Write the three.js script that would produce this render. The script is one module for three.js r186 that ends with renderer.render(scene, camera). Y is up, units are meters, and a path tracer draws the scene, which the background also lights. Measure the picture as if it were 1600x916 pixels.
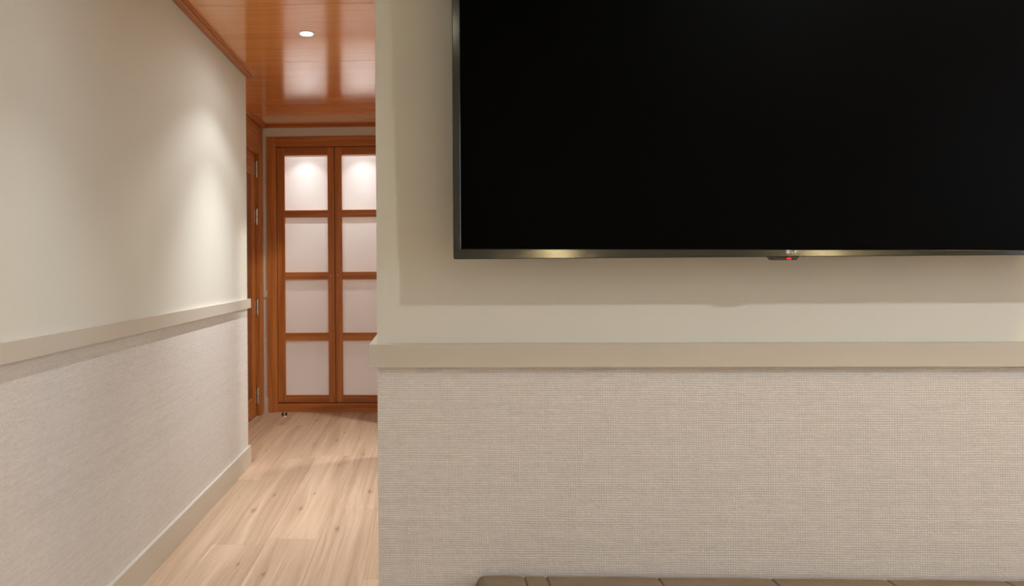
import * as THREE from 'three';
import { RoundedBoxGeometry } from 'three/addons/geometries/RoundedBoxGeometry.js';
import { mergeGeometries } from 'three/addons/utils/BufferGeometryUtils.js';
import { FontLoader } from 'three/addons/loaders/FontLoader.js';
import { TextGeometry } from 'three/addons/geometries/TextGeometry.js';
import { RectAreaLightUniformsLib } from 'three/addons/lights/RectAreaLightUniformsLib.js';

// ---------------------------------------------------------------- camera, light, exposure
RectAreaLightUniformsLib.init();
const scene = new THREE.Scene();
const FOCAL = 1067;                                             // pixels, frame 1600 x 916
const camera = new THREE.PerspectiveCamera(2 * Math.atan(458 / FOCAL) * 180 / Math.PI, 1600 / 916, 0.05, 60);
camera.position.set(0, 1.15, 0);
camera.rotation.order = 'YXZ';
camera.rotation.set(0, 0.0372, -0.0069);
camera.setViewOffset(1600, 916, 171, 40, 1600, 916);            // shifted lens
scene.background = new THREE.Color().setRGB(3.3, 3.75, 4.4);   // overcast daylight outside the window
const renderer = new THREE.WebGLRenderer();
renderer.toneMapping = THREE.LinearToneMapping;
renderer.toneMappingExposure = 1.0;
renderer.shadowMap.enabled = true;
const HALL_BEAM = 11.2, HALL_SPILL = 1.8, HALL_GLARE = 0.6, WARDROBE_BEAM = 1.8, WARDROBE_SPILL = 1.0, BEDSIDE_LAMP = 1.6, BATH_LAMP = 10.5;
const ROOM_LAMPS = [[1.65, 0.24, 8.4, [0.93, 0.98, 1]], [0.1, 1.7, 1.8, [1, 0.9, 0.74]], [2.4, -0.75, 6, [1, 0.6, 0.26]]];

// ---------------------------------------------------------------- measures (metres; depth d runs away from the camera, z = -d)
const TV_D = 1.593, LEFT_X = -1.0587, CORNER_D = 3.962, BACK_D = 5.413, EDGE_X = -0.12, RECESS_X = -1.312;
const HALL_H = 2.2888, ROOM_H = 2.6, RIGHT_X = 3.4, REAR_D = -2.6, RAIL_T = 0.9727, RAIL_B = 0.9181, RAIL_P = 0.0175;

// ---------------------------------------------------------------- random numbers and noise
let seed = 7;
const rnd = () => { seed = (seed * 1664525 + 1013904223) >>> 0; return seed / 4294967296; };
const hash = (x, y, s) => { let h = Math.imul(x, 374761393) + Math.imul(y, 668265263) + Math.imul(s, 974634777) | 0; h = Math.imul(h ^ (h >>> 13), 1274126177); return ((h ^ (h >>> 16)) >>> 0) / 4294967296; };
function noise(x, y, px, py, s) {                                // value noise that repeats after px, py cells
  const xi = Math.floor(x), yi = Math.floor(y), fx = x - xi, fy = y - yi;
  const u = fx * fx * (3 - 2 * fx), v = fy * fy * (3 - 2 * fy), m = (a, n) => ((a % n) + n) % n;
  const x0 = m(xi, px), x1 = m(xi + 1, px), y0 = m(yi, py), y1 = m(yi + 1, py);
  const a = hash(x0, y0, s), b = hash(x1, y0, s), c = hash(x0, y1, s), d = hash(x1, y1, s);
  return (a + (b - a) * u) * (1 - v) + (c + (d - c) * u) * v;
}
function texture(w, h, fn, srgb) {
  const data = new Uint8Array(w * h * 4);
  for (let y = 0, k = 0; y < h; y++) for (let x = 0; x < w; x++, k += 4) {
    const c = fn(x, y);
    for (let i = 0; i < 3; i++) data[k + i] = Math.max(0, Math.min(255, c[i] * 255));
    data[k + 3] = 255;
  }
  const t = new THREE.DataTexture(data, w, h);
  t.wrapS = t.wrapT = THREE.RepeatWrapping;
  t.magFilter = THREE.LinearFilter; t.minFilter = THREE.LinearMipmapLinearFilter; t.generateMipmaps = true;
  if (srgb) t.colorSpace = THREE.SRGBColorSpace;
  t.needsUpdate = true;
  return t;
}
const lerp3 = (a, b, t) => [a[0] + (b[0] - a[0]) * t, a[1] + (b[1] - a[1]) * t, a[2] + (b[2] - a[2]) * t];

// ---------------------------------------------------------------- surfaces
// reddish wood veneer: u runs along the grain, 1.2 m by 0.6 m
function veneer(dark, light, s) {
  const N = 1024;
  return texture(N, N, (x, y) => {
    const u = x / N, v = y / N;
    const warp = (noise(u * 3, v * 8, 3, 8, s) - 0.5) * 0.045 + (noise(u * 9, v * 24, 9, 24, s + 1) - 0.5) * 0.008;
    const g = v + warp;
    const band = noise(u * 2, g * 34, 2, 34, s + 2), line = noise(u * 4, g * 110, 4, 110, s + 3), fine = noise(u * 30, g * 420, 30, 420, s + 4);
    const broad = noise(u * 2, v * 5, 2, 5, s + 5);
    let t = 0.25 * broad + 0.35 * band + 0.25 * line + 0.15 * fine;
    t = Math.max(0, Math.min(1, (t - 0.5) * 1.7 + 0.5));
    if (fine > 0.78 && line < 0.45) t *= 0.72;                  // pores
    return lerp3(dark, light, t);
  }, true);
}
const woodMap = veneer([0.63, 0.355, 0.13], [0.84, 0.55, 0.275], 11);
woodMap.repeat.set(1 / 1.2, 1 / 0.6);
const ceilingMap = veneer([0.86, 0.525, 0.25], [0.95, 0.645, 0.35], 31);
ceilingMap.repeat.set(1 / 1.2, 1 / 0.6);

// pale oak boards: v runs along the board
function oak(s, knots) {
  const W = 384, H = 2048;
  return texture(W, H, (x, y) => {
    const a = x / W * 0.22, b = y / H * 1.285;                  // metres
    let da = 0, dark = 0;
    for (const [kx, ky, kr] of knots) {
      const dx = a - kx, dy = (b - ky) / 3.4, r = Math.hypot(dx, dy);
      da += Math.sign(dx || 1) * kr * 1.4 * Math.exp(-(r * r) / (kr * kr * 7));
      dark = Math.max(dark, Math.exp(-Math.pow(r / (kr * (0.75 + 0.5 * noise(a * 260, b * 130, 999, 999, s + 9))), 3)));
      dark = Math.max(dark, 0.45 * Math.exp(-Math.pow(dx / (kr * 0.55), 2)) * Math.exp(-Math.abs(b - ky) / (kr * 9)));
    }
    const g = a - da + (noise(a * 14, b * 2.2, 999, 999, s) - 0.5) * 0.03;
    const broad = noise(g * 22, b * 1.1, 999, 999, s + 1), band = noise(g * 75, b * 2.3, 999, 999, s + 2), line = noise(g * 260, b * 5, 999, 999, s + 3), fine = noise(a * 900, b * 26, 999, 999, s + 4);
    let t = 0.34 * broad + 0.3 * band + 0.2 * line + 0.16 * fine;
    t = Math.max(0, Math.min(1, (t - 0.5) * 1.55 + 0.55));
    let c = lerp3([0.73, 0.615, 0.505], [0.895, 0.79, 0.68], t);
    return lerp3(c, [0.52, 0.40, 0.30], dark * 0.6);
  }, true);
}
const oakMaps = [
  oak(101, [[0.15, 0.92, 0.009], [0.12, 0.70, 0.006], [0.06, 0.2, 0.004]]), oak(201, [[0.07, 0.40, 0.011], [0.12, 0.62, 0.007], [0.16, 1.1, 0.006]]),
  oak(301, [[0.16, 0.25, 0.010], [0.06, 0.95, 0.007]]), oak(401, [[0.05, 0.7, 0.006], [0.17, 1.0, 0.004]]),
];
// woven wall covering: 1.3 m square, threads 5.4 mm apart
const weave = (() => {
  const N = 2048, T = 240, P = N / T, tone = new Float32Array(N * N), relief = new Float32Array(N * N);
  for (let y = 0; y < N; y++) for (let x = 0; x < N; x++) {
    const gx = x / P + (noise(x / 40, y / 300, 51, 7, 3) - 0.5) * 0.5, gy = y / P + (noise(x / 90, y / 30, 23, 68, 4) - 0.5) * 0.55;
    const i = Math.floor(gx), j = Math.floor(gy), fx = gx - i, fy = gy - j, ii = (i + T) % T, jj = (j + T) % T;
    const ex = Math.min(fx, 1 - fx), ey = Math.min(fy, 1 - fy);
    const wy = 0.18 + 0.10 * hash(jj, Math.floor(ii / 5), 5), wx = 0.15 + 0.12 * hash(ii, jj, 6);
    const vy = Math.min(1, ey / wy), vx = Math.min(1, ex / wx);
    const over = hash(ii, jj, 8), row = hash(jj, 0, 9), run = noise(gx / 4, jj, 60, 240, 10);
    const h = (0.36 + 0.64 * vy) * (0.66 + 0.34 * vx);
    tone[y * N + x] = 0.74 * h + 0.09 * over + 0.07 * row + 0.10 * run;
    relief[y * N + x] = h * (0.75 + 0.25 * over);
  }
  return {
    map: texture(N, N, (x, y) => lerp3([0.70, 0.68, 0.665], [0.97, 0.955, 0.94], tone[y * N + x]), true),
    bump: texture(1024, 1024, (x, y) => { const r = relief[y * 2 * N + x * 2]; return [r, r, r]; }),
  };
})();
weave.map.repeat.set(1 / 1.3, 1 / 1.3); weave.bump.repeat.set(1 / 1.3, 1 / 1.3);
// fine roller stipple of the wall paint and the weave of the bench cloth
const stipple = texture(512, 512, (x, y) => { const r = 0.5 * noise(x / 4, y / 4, 128, 128, 21) + 0.3 * noise(x / 9, y / 9, 57, 57, 22) + 0.2 * noise(x / 2, y / 2, 256, 256, 23); return [r, r, r]; });
stipple.repeat.set(1 / 0.3, 1 / 0.3);
const clothMap = texture(512, 512, (x, y) => lerp3([0.48, 0.42, 0.35], [0.64, 0.57, 0.485], 0.5 * noise(x / 2, y / 3, 256, 171, 41) + 0.3 * noise(x / 40, y / 40, 13, 13, 42) + 0.2 * hash(x, y, 43)), true);
clothMap.repeat.set(1 / 0.35, 1 / 0.35);

const std = (o) => new THREE.MeshPhysicalMaterial(o);
const lin = (r, g, b) => new THREE.Color().setRGB(r, g, b);
const M = {
  paint: std({ color: lin(0.80, 0.79, 0.71), roughness: 0.7, bumpMap: stipple, bumpScale: 0.0003 }),
  trim: std({ color: lin(0.66, 0.605, 0.52), roughness: 0.45 }),
  paper: std({ map: weave.map, roughness: 0.85, bumpMap: weave.bump, bumpScale: 0.0012 }),
  wood: std({ map: woodMap, roughness: 0.5, clearcoat: 0.35, clearcoatRoughness: 0.3 }),
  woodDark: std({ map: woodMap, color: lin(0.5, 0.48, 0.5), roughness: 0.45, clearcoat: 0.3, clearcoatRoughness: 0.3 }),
  ceiling: std({ map: ceilingMap, roughness: 0.17, ior: 2.1, clearcoat: 1, clearcoatRoughness: 0.12 }),
  plaster: std({ color: lin(0.8, 0.78, 0.74), roughness: 0.9 }),
  carcass: std({ color: lin(0.82, 0.75, 0.69), roughness: 0.7 }),
  frost: std({ color: lin(0.86, 0.82, 0.80), roughness: 1, transmission: 0.55, thickness: 0, specularIntensity: 0.2 }),
  steel: std({ color: lin(0.72, 0.68, 0.62), metalness: 1, roughness: 0.3 }),
  bezel: std({ color: lin(0.06, 0.062, 0.056), metalness: 0.9, roughness: 0.12 }),
  shell: std({ color: lin(0.02, 0.02, 0.02), roughness: 0.5 }),
  screen: std({ color: lin(0, 0, 0), roughness: 0.4, specularIntensity: 0.06 }),
  pod: std({ color: lin(0.012, 0.013, 0.013), roughness: 0.3 }),
  mark: std({ color: lin(0.62, 0.62, 0.6), metalness: 0.3, roughness: 0.4 }),
  red: std({ color: lin(0.3, 0.01, 0.01), emissive: lin(0.9, 0.02, 0.02), emissiveIntensity: 1 }),
  cloth: std({ map: clothMap, roughness: 0.95, sheen: 0.3, sheenColor: lin(0.3, 0.26, 0.22), sheenRoughness: 0.6 }),
  black: std({ color: lin(0.02, 0.02, 0.02), roughness: 0.5 }),
  rubber: std({ color: lin(0.012, 0.012, 0.014), roughness: 0.6 }),
  white: std({ color: lin(0.8, 0.8, 0.78), roughness: 0.5 }),
  glow: std({ color: lin(0.9, 0.9, 0.9), emissive: lin(1, 0.97, 0.93), emissiveIntensity: 6 }),
  shade: std({ color: lin(0.85, 0.78, 0.66), roughness: 1, transmission: 0.5, thickness: 0, side: THREE.DoubleSide }),
  glass: std({ color: lin(1, 1, 1), roughness: 0, transmission: 1, thickness: 0 }),
};
M.boards = oakMaps.map((map) => [1, 0.97, 1.02].map((k) => std({ map, color: lin(k, k, k), roughness: 0.42, clearcoat: 0.25, clearcoatRoughness: 0.35 }))).flat();

// ---------------------------------------------------------------- helpers
const names = new Map();
function numbered(n) { const k = names.get(n) || 0; names.set(n, k + 1); return k ? `${n}_${String(k).padStart(3, '0')}` : n; }
// uv in metres on the plane each face looks at; along = axis that u follows
function uvBox(g, along = 'x', du = 0, dv = 0) {
  const p = g.attributes.position, n = g.attributes.normal, uv = new Float32Array(p.count * 2), order = { x: 0, y: 1, z: 2 };
  for (let i = 0; i < p.count; i++) {
    const q = [p.getX(i), p.getY(i), p.getZ(i)], m = [n.getX(i), n.getY(i), n.getZ(i)].map(Math.abs);
    const face = m.indexOf(Math.max(...m)), rest = [0, 1, 2].filter((k) => k !== face), a = order[along];
    const first = rest.includes(a) ? a : rest[0], second = rest.find((k) => k !== first);
    uv[2 * i] = q[first] + du; uv[2 * i + 1] = q[second] + dv;
  }
  g.setAttribute('uv', new THREE.BufferAttribute(uv, 2));
  return g;
}
// a box from x0..x1, y0..y1 and depth d0..d1, edges rounded by r
function box(x0, x1, y0, y1, d0, d1, r = 0, along = 'x', du = 0, dv = 0) {
  const w = x1 - x0, h = y1 - y0, d = d1 - d0;
  const g = r > 0 ? new RoundedBoxGeometry(w, h, d, 2, r) : new THREE.BoxGeometry(w, h, d);
  g.translate((x0 + x1) / 2, (y0 + y1) / 2, -(d0 + d1) / 2);
  return uvBox(g.index ? g.toNonIndexed() : g, along, du, dv);
}
const merge = (list) => mergeGeometries(list.map((g) => (g.index ? g.toNonIndexed() : g)));
function add(name, geo, mat, parent = scene, label) {
  const m = new THREE.Mesh(geo, mat);
  m.name = parent === scene ? numbered(name) : name;
  m.castShadow = m.receiveShadow = true;
  let o = parent, p = new THREE.Vector3();
  while (o && o !== scene) { p.add(o.position); o = o.parent; }
  geo.translate(-p.x, -p.y, -p.z);                              // shapes are given in the room's own coordinates
  if (label) m.userData.label = label;
  parent.add(m);
  return m;
}
function thing(name, label, category, x = 0, y = 0, d = 0, kind) {
  const o = new THREE.Group();
  o.name = numbered(name); o.position.set(x, y, -d); o.userData = { label, category };
  if (kind) o.userData.kind = kind;
  scene.add(o);
  return o;
}
function struct(name, geo, mat, label, category) {
  const m = add(name, geo, mat); m.userData = { label, category, kind: 'structure' };
  return m;
}
const wall = (name, label) => thing(name, label, 'wall', 0, 0, 0, 'structure');

// ---------------------------------------------------------------- the setting
const floor = thing('floor', 'pale oak plank floor running down the hallway', 'floor', 0, 0, 0, 'structure');
add('subfloor', box(-1.6, RIGHT_X + 0.15, -0.1, -0.013, REAR_D - 0.15, 6.1), M.plaster, floor);
{
  const L = 1.285, W = 0.22, ends = { '-3': 3.68, '-2': 4.10, '-1': 2.88, 0: 3.245 };
  for (let r = -4; r < 19; r++) {
    const x0 = -0.687 + 0.22 + (r) * W, x1 = x0 + W;
    const a = Math.max(x0, -1.36), b = Math.min(x1, RIGHT_X);
    if (b - a < 0.02) continue;
    const end = ends[r] ?? (rnd() * L);
    for (let k = Math.floor((REAR_D - end) / L); ; k++) {
      const d0 = Math.max(REAR_D, end + k * L), d1 = Math.min(BACK_D + 0.04, end + (k + 1) * L);
      if (d0 > BACK_D) break;
      if (d1 - d0 < 0.03) continue;
      const g = new RoundedBoxGeometry(b - a - 0.0005, 0.012, d1 - d0 - 0.0005, 1, 0.0006);
      const flip = rnd() < 0.5, p = g.attributes.position, uv = g.attributes.uv, cx = (a + b) / 2, cd = (d0 + d1) / 2;
      for (let i = 0; i < p.count; i++) {
        let u = (p.getX(i) + cx - x0) / W, v = (cd - p.getZ(i) - (end + k * L)) / L;
        if (flip) { u = 1 - u; v = 1 - v; }
        uv.setXY(i, u, v);
      }
      g.translate(cx, -0.006, -cd);
      add('plank', g, M.boards[Math.floor(rnd() * M.boards.length)], floor);
    }
  }
}

// left wall of the room and hallway: paint above, woven covering below
const wallLeft = wall('wall_left', 'cream painted left wall with woven lower half');
const wl = [LEFT_X - 0.25, LEFT_X];
add('painted_upper', box(...wl, RAIL_B + 0.01, ROOM_H, REAR_D, CORNER_D), M.paint, wallLeft);
add('woven_covering', box(...wl, 0, RAIL_B + 0.01, REAR_D, CORNER_D, 0, 'z'), M.paper, wallLeft, 'beige woven wall covering');

// the block behind the television: front face and hallway side
const wallFront = wall('wall_front', 'cream wall carrying the television with woven lower half');
add('painted_upper', box(EDGE_X, RIGHT_X, RAIL_B + 0.01, ROOM_H, TV_D, TV_D + 0.12), M.paint, wallFront);
add('woven_covering', box(EDGE_X, RIGHT_X, 0, RAIL_B + 0.01, TV_D, TV_D + 0.12, 0, 'x'), M.paper, wallFront, 'beige woven wall covering');
const wallHall = wall('wall_hallway', 'hallway side of the television wall');
const BATH = [4.22, 4.88, 2.03];                                 // doorway into the bathroom: near and far side, height
add('painted_upper', merge([
  box(EDGE_X, EDGE_X + 0.1, RAIL_B + 0.01, HALL_H + 0.05, TV_D + 0.12, BATH[0]), box(EDGE_X, EDGE_X + 0.1, BATH[2], HALL_H + 0.05, BATH[0], BATH[1]), box(EDGE_X, EDGE_X + 0.1, RAIL_B + 0.01, HALL_H + 0.05, BATH[1], 6.1)]), M.paint, wallHall);
add('woven_covering', merge([
  box(EDGE_X, EDGE_X + 0.1, 0, RAIL_B + 0.01, TV_D + 0.12, BATH[0], 0, 'z'), box(EDGE_X, EDGE_X + 0.1, 0, RAIL_B + 0.01, BATH[1], 6.1, 0, 'z')]), M.paper, wallHall);
const bath = thing('wall_bathroom', 'white shell of the bathroom behind the television wall', 'wall', 0.7, 0, 4, 'structure');
add('wall_panel', box(-0.02, 1.7, 0, 2.34, 5.3, 5.4), M.plaster, bath);
add('wall_panel', box(-0.02, 1.7, 0, 2.34, 2.9, 3.0), M.plaster, bath);
add('wall_panel', box(1.6, 1.7, 0, 2.34, 3.0, 5.3), M.plaster, bath);
add('ceiling_panel', box(-0.02, 1.7, 2.30, 2.40, 2.9, 5.4), M.plaster, bath);
const jamb = thing('door_2', 'wooden frame of the open bathroom doorway', 'door', EDGE_X, 0, 4.4, 'structure');
for (const [a, b, c, d] of [[0, BATH[2], BATH[0] - 0.0, BATH[0] + 0.02], [0, BATH[2], BATH[1] - 0.02, BATH[1]], [BATH[2] - 0.02, BATH[2], BATH[0] + 0.02, BATH[1] - 0.02]])
  add('casing', box(EDGE_X - 0.004, EDGE_X + 0.104, a, b, c, d, 0.002, 'y'), M.wood, jamb);
struct('wall_header', box(LEFT_X, EDGE_X, HALL_H + 0.02, ROOM_H, TV_D, TV_D + 0.12), M.paint, 'cream wall piece above the hallway entrance', 'wall');

// far end of the hallway around the wardrobe
const wallBack = wall('wall_back', 'cream end wall of the hallway around the wardrobe');
add('painted_upper', merge([
  box(RECESS_X - 0.1, -1.262, RAIL_B + 0.01, HALL_H + 0.05, BACK_D, BACK_D + 0.1),
  box(-1.262, EDGE_X, 2.18, HALL_H + 0.05, BACK_D, BACK_D + 0.1),
  box(-0.216, EDGE_X, RAIL_B + 0.01, 2.18, BACK_D, BACK_D + 0.1)]), M.paint, wallBack);
add('woven_covering', merge([
  box(RECESS_X - 0.1, -1.262, 0, RAIL_B + 0.01, BACK_D, BACK_D + 0.1), box(-0.216, EDGE_X, 0, RAIL_B + 0.01, BACK_D, BACK_D + 0.1)]), M.paper, wallBack);
struct('wall_recess', box(-1.6, -1.40, 0, HALL_H + 0.05, CORNER_D - 0.3, BACK_D + 0.1), M.paint, 'wall behind the wooden door in the hallway recess', 'wall');

struct('wall_rear', box(LEFT_X - 0.25, RIGHT_X + 0.15, 0, ROOM_H, REAR_D - 0.15, REAR_D), M.paint, 'cream wall behind the camera', 'wall');
const WIN = [-1.2, 0.3], WMID = (WIN[0] + WIN[1]) / 2;
struct('wall_right', merge([
  box(RIGHT_X, RIGHT_X + 0.15, 0, 0.85, REAR_D, TV_D + 0.12), box(RIGHT_X, RIGHT_X + 0.15, 2.25, ROOM_H, REAR_D, TV_D + 0.12),
  box(RIGHT_X, RIGHT_X + 0.15, 0.85, 2.25, REAR_D, WIN[0]), box(RIGHT_X, RIGHT_X + 0.15, 0.85, 2.25, WIN[1], TV_D + 0.12)]), M.paint, 'cream wall with the window on the right', 'wall');
const win = thing('window_1', 'white framed window in the right wall', 'window', RIGHT_X + 0.07, 0.85, WMID, 'structure');
for (const [a, b, c, d] of [[0.85, 0.91, ...WIN], [2.19, 2.25, ...WIN], [0.91, 2.19, WIN[0], WIN[0] + 0.06], [0.91, 2.19, WIN[1] - 0.06, WIN[1]], [0.91, 2.19, WMID - 0.03, WMID + 0.03]])
  add('window_frame', box(RIGHT_X + 0.04, RIGHT_X + 0.10, a, b, c, d, 0.004), M.white, win);
for (const [c, d] of [[WIN[0] + 0.06, WMID - 0.03], [WMID + 0.03, WIN[1] - 0.06]]) {
  const g = new THREE.PlaneGeometry(d - c, 1.28); g.rotateY(-Math.PI / 2); g.translate(RIGHT_X + 0.07, 1.55, -(c + d) / 2);
  add('window_pane', g, M.glass, win);
}
struct('ceiling', box(LEFT_X - 0.25, RIGHT_X + 0.15, ROOM_H, ROOM_H + 0.1, REAR_D - 0.15, TV_D + 0.12), M.plaster, 'white plaster ceiling of the room', 'ceiling');

// lacquered wood ceiling of the hallway, in panels
const hallCeiling = thing('ceiling_hallway', 'glossy reddish wood panelled hallway ceiling', 'ceiling', 0, HALL_H, 3.5, 'structure');
add('ceiling_slab', box(-1.6, EDGE_X + 0.1, HALL_H + 0.021, HALL_H + 0.12, TV_D + 0.12, 6.1), M.plaster, hallCeiling);
[[TV_D + 0.001, 2.11], [2.11, 2.93], [2.93, 3.745], [3.745, 4.575], [4.575, BACK_D]].forEach(([a, b], i) =>
  add('ceiling_panel', box(a < CORNER_D - 0.3 ? LEFT_X : -1.40, EDGE_X, HALL_H, HALL_H + 0.02, a + 0.0012, b - 0.0012, 0.001, 'x', i * 0.37, i * 0.11), M.ceiling, hallCeiling));

// wood strips where wall and hallway ceiling meet
function trim(name, geo, mat, label) { return struct(name, geo, mat, label, 'trim'); }
trim('trim_1', merge([box(LEFT_X, LEFT_X + 0.038, HALL_H - 0.02, HALL_H, TV_D, CORNER_D + 0.035, 0.003, 'z'), box(LEFT_X + 0.038, LEFT_X + 0.045, HALL_H - 0.013, HALL_H, TV_D, CORNER_D + 0.035, 0.002, 'z')]), M.wood, 'wood strip between left wall and wood ceiling');
trim('trim_2', box(RECESS_X, RECESS_X + 0.03, HALL_H - 0.022, HALL_H, CORNER_D + 0.04, BACK_D, 0.004, 'z'), M.wood, 'wood strip above the door in the recess');
trim('trim_3', box(RECESS_X + 0.03, EDGE_X, HALL_H - 0.02, HALL_H, BACK_D - 0.025, BACK_D, 0.004, 'x'), M.wood, 'wood strip between end wall and wood ceiling');

// chair rails and skirting boards
function band(y0, y1, p, r) {                                    // [left wall, television wall, end wall]
  return [
    merge([box(LEFT_X, LEFT_X + p, y0, y1, REAR_D, CORNER_D + p, r), box(LEFT_X - 0.25, LEFT_X, y0, y1, CORNER_D, CORNER_D + p, r)]),
    merge([box(EDGE_X - p, RIGHT_X, y0, y1, TV_D - p, TV_D, r), box(EDGE_X - p, EDGE_X, y0, y1, TV_D, 4.22, r), box(EDGE_X - p, EDGE_X, y0, y1, 4.88, BACK_D, r)]),
    box(RECESS_X, -1.2825, y0, y1, BACK_D - p, BACK_D, r),
  ];
}
const rails = band(RAIL_B, RAIL_T, RAIL_P, 0.0012), skirts = band(0, 0.1127, 0.015, 0.0012);
trim('trim_4', rails[0], M.trim, 'beige chair rail along the left wall');
trim('trim_5', rails[1], M.trim, 'beige chair rail under the television, turning the corner');
trim('trim_6', rails[2], M.trim, 'short chair rail piece between door and wardrobe');
struct('baseboard_left', skirts[0], M.trim, 'beige skirting board along the left wall', 'baseboard');
struct('baseboard_front', skirts[1], M.trim, 'beige skirting board of the television wall', 'baseboard');
struct('baseboard_back', skirts[2], M.trim, 'short skirting piece between door and wardrobe', 'baseboard');

// door in the left recess
{
  const o = thing('door_1', 'reddish wooden door with steel hinges in the left recess', 'door', RECESS_X, 0, 4.8, 'structure');
  const LX = -1.342, D0 = 4.44, D1 = 5.275, TOP = 2.035;         // leaf face, its near and far edge, height
  add('casing', box(-1.40, RECESS_X, 0.004, HALL_H - 0.022, D1 + 0.012, BACK_D - 0.002, 0.002, 'y'), M.wood, o);
  add('casing', box(-1.40, RECESS_X, 0.004, HALL_H - 0.022, CORNER_D + 0.018, D0 - 0.012, 0.002, 'y', 0.3), M.wood, o);
  add('overpanel', box(-1.40, RECESS_X, TOP + 0.006, HALL_H - 0.022, D0 - 0.012, D1 + 0.012, 0.002, 'z', 0.6), M.wood, o);
  add('leaf_stile', box(-1.385, LX, 0.008, TOP, D1 - 0.105, D1, 0.002, 'y', 0.1), M.wood, o);
  add('leaf_stile', box(-1.385, LX, 0.008, TOP, D0, D0 + 0.105, 0.002, 'y', 0.4), M.wood, o);
  add('leaf_rail', box(-1.385, LX, 1.868, TOP, D0 + 0.105, D1 - 0.105, 0.002, 'z', 0.2), M.wood, o);
  add('leaf_rail', box(-1.385, LX, 0.008, 0.16, D0 + 0.105, D1 - 0.105, 0.002, 'z', 0.7), M.wood, o);
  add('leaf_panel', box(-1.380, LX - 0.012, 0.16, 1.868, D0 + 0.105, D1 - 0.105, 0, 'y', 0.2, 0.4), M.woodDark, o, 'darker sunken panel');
  for (const y of [1.925, 1.553, 0.845, 0.155]) {
    const parts = [];
    for (const s of [0, 1]) { const c = new THREE.CylinderGeometry(0.0075, 0.0075, 0.058, 16); c.translate(LX + 0.010, y + (s ? 0.031 : -0.031), -(D1 + 0.006)); parts.push(c); }
    for (const s of [-1, 1]) { const c = new THREE.SphereGeometry(0.0072, 12, 8); c.scale(1, 0.7, 1); c.translate(LX + 0.010, y + s * 0.061, -(D1 + 0.006)); parts.push(c); }
    const h = add('hinge', merge(parts), M.steel, o, 'steel barrel hinge');
    add('hinge_plate', box(LX, LX + 0.002, y - 0.05, y + 0.05, D1 - 0.03, D1, 0.0005), M.steel, h);
  }
}

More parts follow.
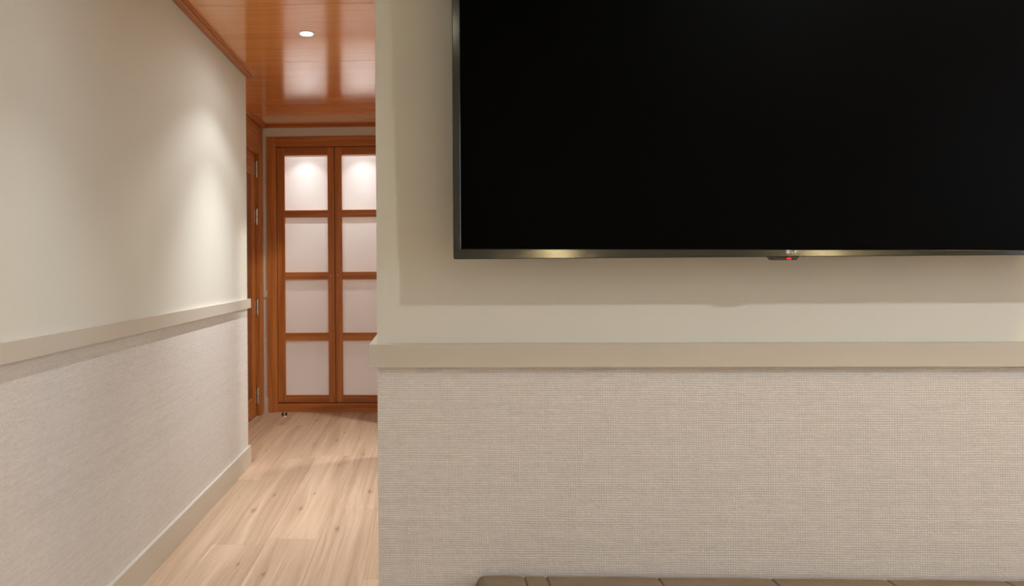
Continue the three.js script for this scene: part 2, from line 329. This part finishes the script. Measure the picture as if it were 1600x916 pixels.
// ---------------------------------------------------------------- wardrobe with lit frosted doors
{
  const o = thing('wardrobe', 'built-in wooden wardrobe with frosted glass doors, lit from inside', 'wardrobe', -0.739, 0, BACK_D);
  const F = BACK_D - 0.012, xl = -1.282, xr = -0.196;
  const stile = (x0, x1) => box(x0, x1, 0, 2.1977, F, BACK_D + 0.06, 0.003, 'y', x0);
  add('frame_post', stile(xl, -1.2045), M.wood, o);
  add('frame_post', stile(-0.2735, xr), M.wood, o);
  add('frame_header', box(-1.2045, -0.2735, 2.1165, 2.1977, F, BACK_D + 0.06, 0.003, 'x', 0.2), M.wood, o);
  add('plinth', box(-1.2045, -0.2735, 0, 0.071, BACK_D + 0.006, BACK_D + 0.03, 0.002, 'x', 0.5), M.wood, o);
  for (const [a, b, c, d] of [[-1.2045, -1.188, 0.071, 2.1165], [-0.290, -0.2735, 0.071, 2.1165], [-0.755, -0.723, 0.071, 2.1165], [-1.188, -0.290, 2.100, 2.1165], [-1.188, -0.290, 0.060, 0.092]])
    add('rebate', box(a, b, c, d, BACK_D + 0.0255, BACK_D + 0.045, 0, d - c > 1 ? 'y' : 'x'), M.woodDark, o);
  const C = BACK_D + 0.1, E = 5.98;
  add('carcass', merge([
    box(-1.30, -1.262, 0, 2.26, C, E), box(-0.216, -0.18, 0, 2.26, C, E), box(-1.30, -0.18, 0, 2.26, E, E + 0.02),
    box(-1.262, -0.216, 2.235, 2.26, BACK_D + 0.06, E), box(-1.262, -0.216, 0.03, 0.07, BACK_D + 0.06, E)]), M.carcass, o);
  const rows = [[2.0500, 2.1120], [1.5540, 1.6116], [1.0570, 1.1171], [0.5700, 0.6329], [0.0790, 0.1360]];
  [[-1.2005, -0.7410, -1.1390, -0.7950, -0.771], [-0.7370, -0.2775, -0.6810, -0.3370, -0.7148]].forEach(([x0, x1, p0, p1, kx], i) => {
    const door = new THREE.Group(); door.name = 'wardrobe_door'; o.add(door);
    const f = BACK_D - 0.002, b = BACK_D + 0.024;
    add('stile', box(x0, p0, 0.079, 2.112, f, b, 0.0025, 'y', i * 0.3), M.wood, door);
    add('stile', box(p1, x1, 0.079, 2.112, f, b, 0.0025, 'y', i * 0.3 + 0.15, 0.1), M.wood, door);
    rows.forEach(([y0, y1], k) => add('rail', box(p0, p1, y0, y1, f, b, 0.0025, 'x', k * 0.21 + i), M.wood, door));
    for (let k = 0; k < 4; k++) {
      const g = new THREE.PlaneGeometry(p1 - p0, rows[k][0] - rows[k + 1][1]);
      g.translate((p0 + p1) / 2, (rows[k][0] + rows[k + 1][1]) / 2, -(BACK_D + 0.010));
      add('glass_pane', g, M.frost, door, 'frosted white glass pane');
    }
    const knob = new THREE.LatheGeometry([[0, 0.022], [0.005, 0.0215], [0.0075, 0.018], [0.007, 0.014], [0.004, 0.011], [0.004, 0]].map(([r, y]) => new THREE.Vector2(r, y)), 20);
    knob.rotateX(Math.PI / 2); knob.translate(kx, 1.0915, -f);
    add('knob', knob, M.steel, door, 'small steel knob');
  });
  for (const x of [-0.967, -0.509]) {
    const d = BACK_D + 0.20, disc = new THREE.CylinderGeometry(0.028, 0.028, 0.006, 24); disc.translate(x, 2.230, -d);
    add('cabinet_light', disc, M.glow, o);
    for (const [power, angle, penumbra] of [[WARDROBE_BEAM, 0.6, 1], [WARDROBE_SPILL * 1.15, 0.76, 0.25], [WARDROBE_SPILL * 0.42, 1.45, 0.3]]) {
      const s = new THREE.SpotLight(lin(0.95, 0.98, 1), power, 0, angle, penumbra, 2);
      s.name = 'cabinet_spot'; s.position.set(x, 2.222, -d); s.target.position.set(x, 0, -d); s.castShadow = true; s.shadow.radius = 1;
      scene.add(s, s.target);
    }
  }
}

// ---------------------------------------------------------------- television
{
  const W = 1.415, H = 0.815, o = thing('television', 'large black wall-mounted television with dark metal bezel', 'television', 0.762, 1.1665, 1.463);
  o.rotation.order = 'ZXY'; o.rotation.set(THREE.MathUtils.degToRad(1.5), 0, 0.0);
  const local = (name, geo, mat, parent, label) => { const m = new THREE.Mesh(geo, mat); m.name = name; m.castShadow = m.receiveShadow = true; if (label) m.userData.label = label; parent.add(m); return m; };
  const h = W / 2, hole = new THREE.Path(), ring = new THREE.Shape();
  const inner = [[-h + 0.0165, 0.0225], [h - 0.0165, 0.0085], [h - 0.0165, H - 0.012], [-h + 0.0165, H - 0.012]];
  const rr = 0.004; ring.moveTo(-h + rr, 0); ring.lineTo(h - rr, 0); ring.absarc(h - rr, rr, rr, -Math.PI / 2, 0); ring.lineTo(h, H - rr); ring.absarc(h - rr, H - rr, rr, 0, Math.PI / 2);
  ring.lineTo(-h + rr, H); ring.absarc(-h + rr, H - rr, rr, Math.PI / 2, Math.PI); ring.lineTo(-h, rr); ring.absarc(-h + rr, rr, rr, Math.PI, Math.PI * 1.5);
  inner.forEach(([x, y], i) => (i ? hole.lineTo(x, y) : hole.moveTo(x, y))); hole.closePath(); ring.holes.push(hole);
  const bz = new THREE.ExtrudeGeometry(ring, { depth: 0.014, bevelEnabled: true, bevelThickness: 0.002, bevelSize: 0.0015, bevelOffset: -0.0015, bevelSegments: 2 });
  bz.translate(0, 0, -0.016);
  const bezel = local('bezel', bz, M.bezel, o, 'dark brushed metal bezel');
  const sc = new THREE.Shape(inner.map(([x, y]) => new THREE.Vector2(x, y)));
  const sg = new THREE.ExtrudeGeometry(sc, { depth: 0.004, bevelEnabled: false }); sg.translate(0, 0, -0.008);
  local('screen', sg, M.screen, o, 'switched-off black screen');
  const back = new RoundedBoxGeometry(W - 0.03, H - 0.03, 0.03, 2, 0.008); back.translate(0, H / 2, -0.031);
  const shell = local('back_shell', back, M.shell, o);
  const mount = new RoundedBoxGeometry(0.42, 0.42, 0.082, 2, 0.004); mount.translate(0, H * 0.5, -0.086);
  local('wall_mount', mount, M.black, o);
  // sensor pod below the lower bezel, with its red standby light
  const ps = new THREE.Shape(); ps.moveTo(-0.029, 0); ps.lineTo(0.029, 0); ps.lineTo(0.024, -0.0055); ps.lineTo(-0.024, -0.0055); ps.closePath();
  const pg = new THREE.ExtrudeGeometry(ps, { depth: 0.016, bevelEnabled: true, bevelThickness: 0.0008, bevelSize: 0.0008, bevelSegments: 1 }); pg.translate(-0.0125, -0.0005, -0.017);
  const pod = local('sensor_pod', pg, M.pod, o, 'dark sensor pod under the bezel');
  const led = new THREE.SphereGeometry(1, 16, 8); led.scale(0.0055, 0.0026, 0.0012); led.translate(-0.0045, -0.0035, 0.0003);
  local('standby_light', led, M.red, pod, 'red standby light');
  const disc = new THREE.CylinderGeometry(0.0042, 0.0042, 0.0006, 20); disc.rotateX(Math.PI / 2); disc.translate(-0.0065, 0.0105, 0.0004);
  local('emblem', disc, M.mark, bezel, 'small pale round emblem');
  const font = await new FontLoader().loadAsync('fonts/droid/droid_sans_bold.typeface.json');
  const tg = new TextGeometry('LG', { font, size: 0.0065, depth: 0.0006, curveSegments: 3 }); tg.translate(0.0005, 0.0075, 0.0001);
  local('lettering', tg, M.mark, bezel, 'small pale letters');
}

// ---------------------------------------------------------------- upholstered bench under the television
{
  const x0 = 0.103, x1 = 2.13, dB = 1.578, dF = 1.10, top = 0.4455, seams = [0.213, 0.263, 0.514, 0.766, 1.019, 1.274, 1.527, 1.780, 2.033];
  const o = thing('bench', 'brown channel-stitched upholstered bench against the wall under the television', 'bench', (x0 + x1) / 2, 0, (dB + dF) / 2);
  const seat = new THREE.BufferGeometry(), pos = [], idx = [], nx = 1500, ring = 40, th = 0.13, rc = 0.018;
  const loop = [];                                               // cross-section, depth and height
  for (let k = 0; k < ring; k++) {
    const t = k / ring * 4, s = Math.floor(t), f = t - s, hw = (dB - dF) / 2 - rc, hh = th / 2 - rc;
    const corner = [[hw, hh], [-hw, hh], [-hw, -hh], [hw, -hh]][s], a = (s + f / 0.9) * Math.PI / 2;
    loop.push([corner[0] + rc * Math.cos(Math.min(a, (s + 1) * Math.PI / 2)), corner[1] + rc * Math.sin(Math.min(a, (s + 1) * Math.PI / 2))]);
  }
  for (let i = 0; i <= nx; i++) {
    const x = x0 + (x1 - x0) * i / nx, e = Math.min(x - x0, x1 - x), cap = e < 0.022 ? 1 - Math.pow(1 - e / 0.022, 2) : 1, inset = 0.022 * (1 - Math.sqrt(Math.max(0, cap)));
    let near = 9, first = 9; for (const s of seams) { const q = Math.abs(x - s); if (q < near) near = q; } first = Math.min(near, 0.12);
    const groove = 0.0042 * Math.exp(-Math.pow(near / 0.0024, 2)) + 0.0006 * (1 - Math.sin(Math.min(first, 0.12) / 0.12 * Math.PI / 2));
    for (const [d, y] of loop) {
      const sd = Math.sign(d), sy = Math.sign(y);
      pos.push(x, top - th / 2 + y - sy * (inset + (y > 0 ? groove : 0)), -((dB + dF) / 2 + d - sd * (inset + groove * 0.5)));
    }
  }
  for (let i = 0; i < nx; i++) for (let k = 0; k < ring; k++) { const a = i * ring + k, b = i * ring + (k + 1) % ring, c = a + ring, d = b + ring; idx.push(a, b, c, b, d, c); }
  for (const [base, flip] of [[0, 0], [nx * ring, 1]]) for (let k = 1; k < ring - 1; k++) flip ? idx.push(base, base + k, base + k + 1) : idx.push(base, base + k + 1, base + k);
  seat.setAttribute('position', new THREE.Float32BufferAttribute(pos, 3)); seat.setIndex(idx); seat.computeVertexNormals();
  uvBox(seat, 'x');
  add('seat', seat, M.cloth, o, 'brown channel-stitched seat');
  add('base_frame', box(x0 + 0.04, x1 - 0.04, top - th - 0.04, top - th + 0.004, dF + 0.04, dB - 0.04, 0.004), M.black, o);
  for (const [x, d] of [[x0 + 0.08, dF + 0.07], [x0 + 0.08, dB - 0.07], [x1 - 0.08, dF + 0.07], [x1 - 0.08, dB - 0.07]])
    { const g = new THREE.CylinderGeometry(0.022, 0.015, top - th - 0.035, 16); g.translate(x, (top - th - 0.035) / 2, -d); add('leg', g, M.wood, o); }
}

// ---------------------------------------------------------------- floor stop and lamps
{
  const o = thing('door_stop', 'small dark floor door stop in front of the wardrobe', 'door stop', -1.1207, 0, 5.262);
  const b = new THREE.LatheGeometry([[0, 0.007], [0.016, 0.007], [0.020, 0.005], [0.021, 0]].map(([r, y]) => new THREE.Vector2(r, y)), 24); b.translate(-1.1207, 0, -5.262);
  add('base', b, M.steel, o, 'steel base plate');
  for (const s of [-1, 1]) { const g = new THREE.CapsuleGeometry(0.0075, 0.010, 6, 14); g.translate(-1.1207 + s * 0.0135, 0.0185, -5.262); add('buffer', g, M.rubber, o, 'black rubber buffer'); }
}
function downlight(label, x, y, d, beams, color, size) {
  const o = thing('downlight', label, 'ceiling light', x, y, d);
  const ring = new THREE.LatheGeometry([[0.030, 0.004], [0.030, -0.002], [0.034, -0.004], [0.041, -0.002], [0.042, 0]].map(([r, h]) => new THREE.Vector2(r, h)), 40);
  ring.translate(x, y, -d); add('trim_ring', ring, M.white, o);
  const disc = new THREE.CylinderGeometry(0.030, 0.030, 0.004, 32); disc.translate(x, y - 0.0012, -d); add('light_disc', disc, M.glow, o, 'glowing lamp face');
  for (const [power, angle, penumbra] of beams) {                // a reflector lamp: narrow beam and wide spill
    const s = new THREE.SpotLight(color, power, 0, angle, penumbra, 2);
    s.name = 'downlight_spot'; s.position.set(x, y - 0.006, -d); s.target.position.set(x, 0, -d); s.castShadow = true; s.shadow.radius = size;
    scene.add(s, s.target);
  }
}
downlight('glowing round recessed downlight in view in the wood hallway ceiling', -0.581, HALL_H, 3.294, [[HALL_BEAM, 0.70, 1], [HALL_SPILL, 0.98, 0.25], [HALL_GLARE, 1.5, 0.4]], lin(0.98, 0.985, 1), 1.2);
downlight('recessed downlight at the mouth of the hallway, nearest the room', -0.581, HALL_H, 1.74, [[HALL_BEAM * 0.32, 0.64, 1], [HALL_SPILL * 0.25, 0.98, 0.8], [HALL_GLARE * 0.2, 1.5, 0.4]], lin(0.94, 0.97, 1), 1.2);
ROOM_LAMPS.forEach(([x, z, p, c], i) => downlight(['recessed downlight in the room ceiling, right of the camera', 'recessed downlight in the room ceiling, behind the camera', 'recessed warm downlight in the room ceiling, near the right wall'][i], x, ROOM_H, -z, [[p, 1.45, 0.4]], lin(...c), 2.5));

downlight('recessed downlight in the bathroom ceiling behind the television wall', 0.42, 2.30, 4.50, [[BATH_LAMP, 1.4, 0.3]], lin(1, 0.96, 0.9), 2.5);
// bedside wall lamps behind the camera
for (const [x, where] of [[1.01, 'left'], [3.06, 'right']]) {
  const d = REAR_D + 0.14, y = 1.06, o = thing('wall_lamp', `fabric-shaded bedside wall lamp, the ${where} one of two on the rear wall`, 'wall lamp', x, y - 0.1, REAR_D);
  o.userData.group = 'bedside lamps';
  const shade = new THREE.CylinderGeometry(0.075, 0.095, 0.2, 40, 1, true); shade.translate(x, y, -d); add('lamp_shade', shade, M.shade, o);
  add('arm', box(x - 0.008, x + 0.008, y - 0.118, y - 0.102, REAR_D + 0.012, d + 0.01, 0.003), M.steel, o);
  add('wall_plate', box(x - 0.04, x + 0.04, y - 0.16, y - 0.06, REAR_D, REAR_D + 0.012, 0.004), M.steel, o);
  const bulb = new THREE.SphereGeometry(0.025, 20, 12); bulb.translate(x, y - 0.01, -d); add('light_bulb', bulb, M.glow, o);
  const p = new THREE.PointLight(lin(1, 0.82, 0.58), BEDSIDE_LAMP, 0, 2); p.name = 'bedside_light'; p.position.set(x, y - 0.01, -d); p.castShadow = true; p.shadow.radius = 1; scene.add(p);
}

renderer.render(scene, camera);
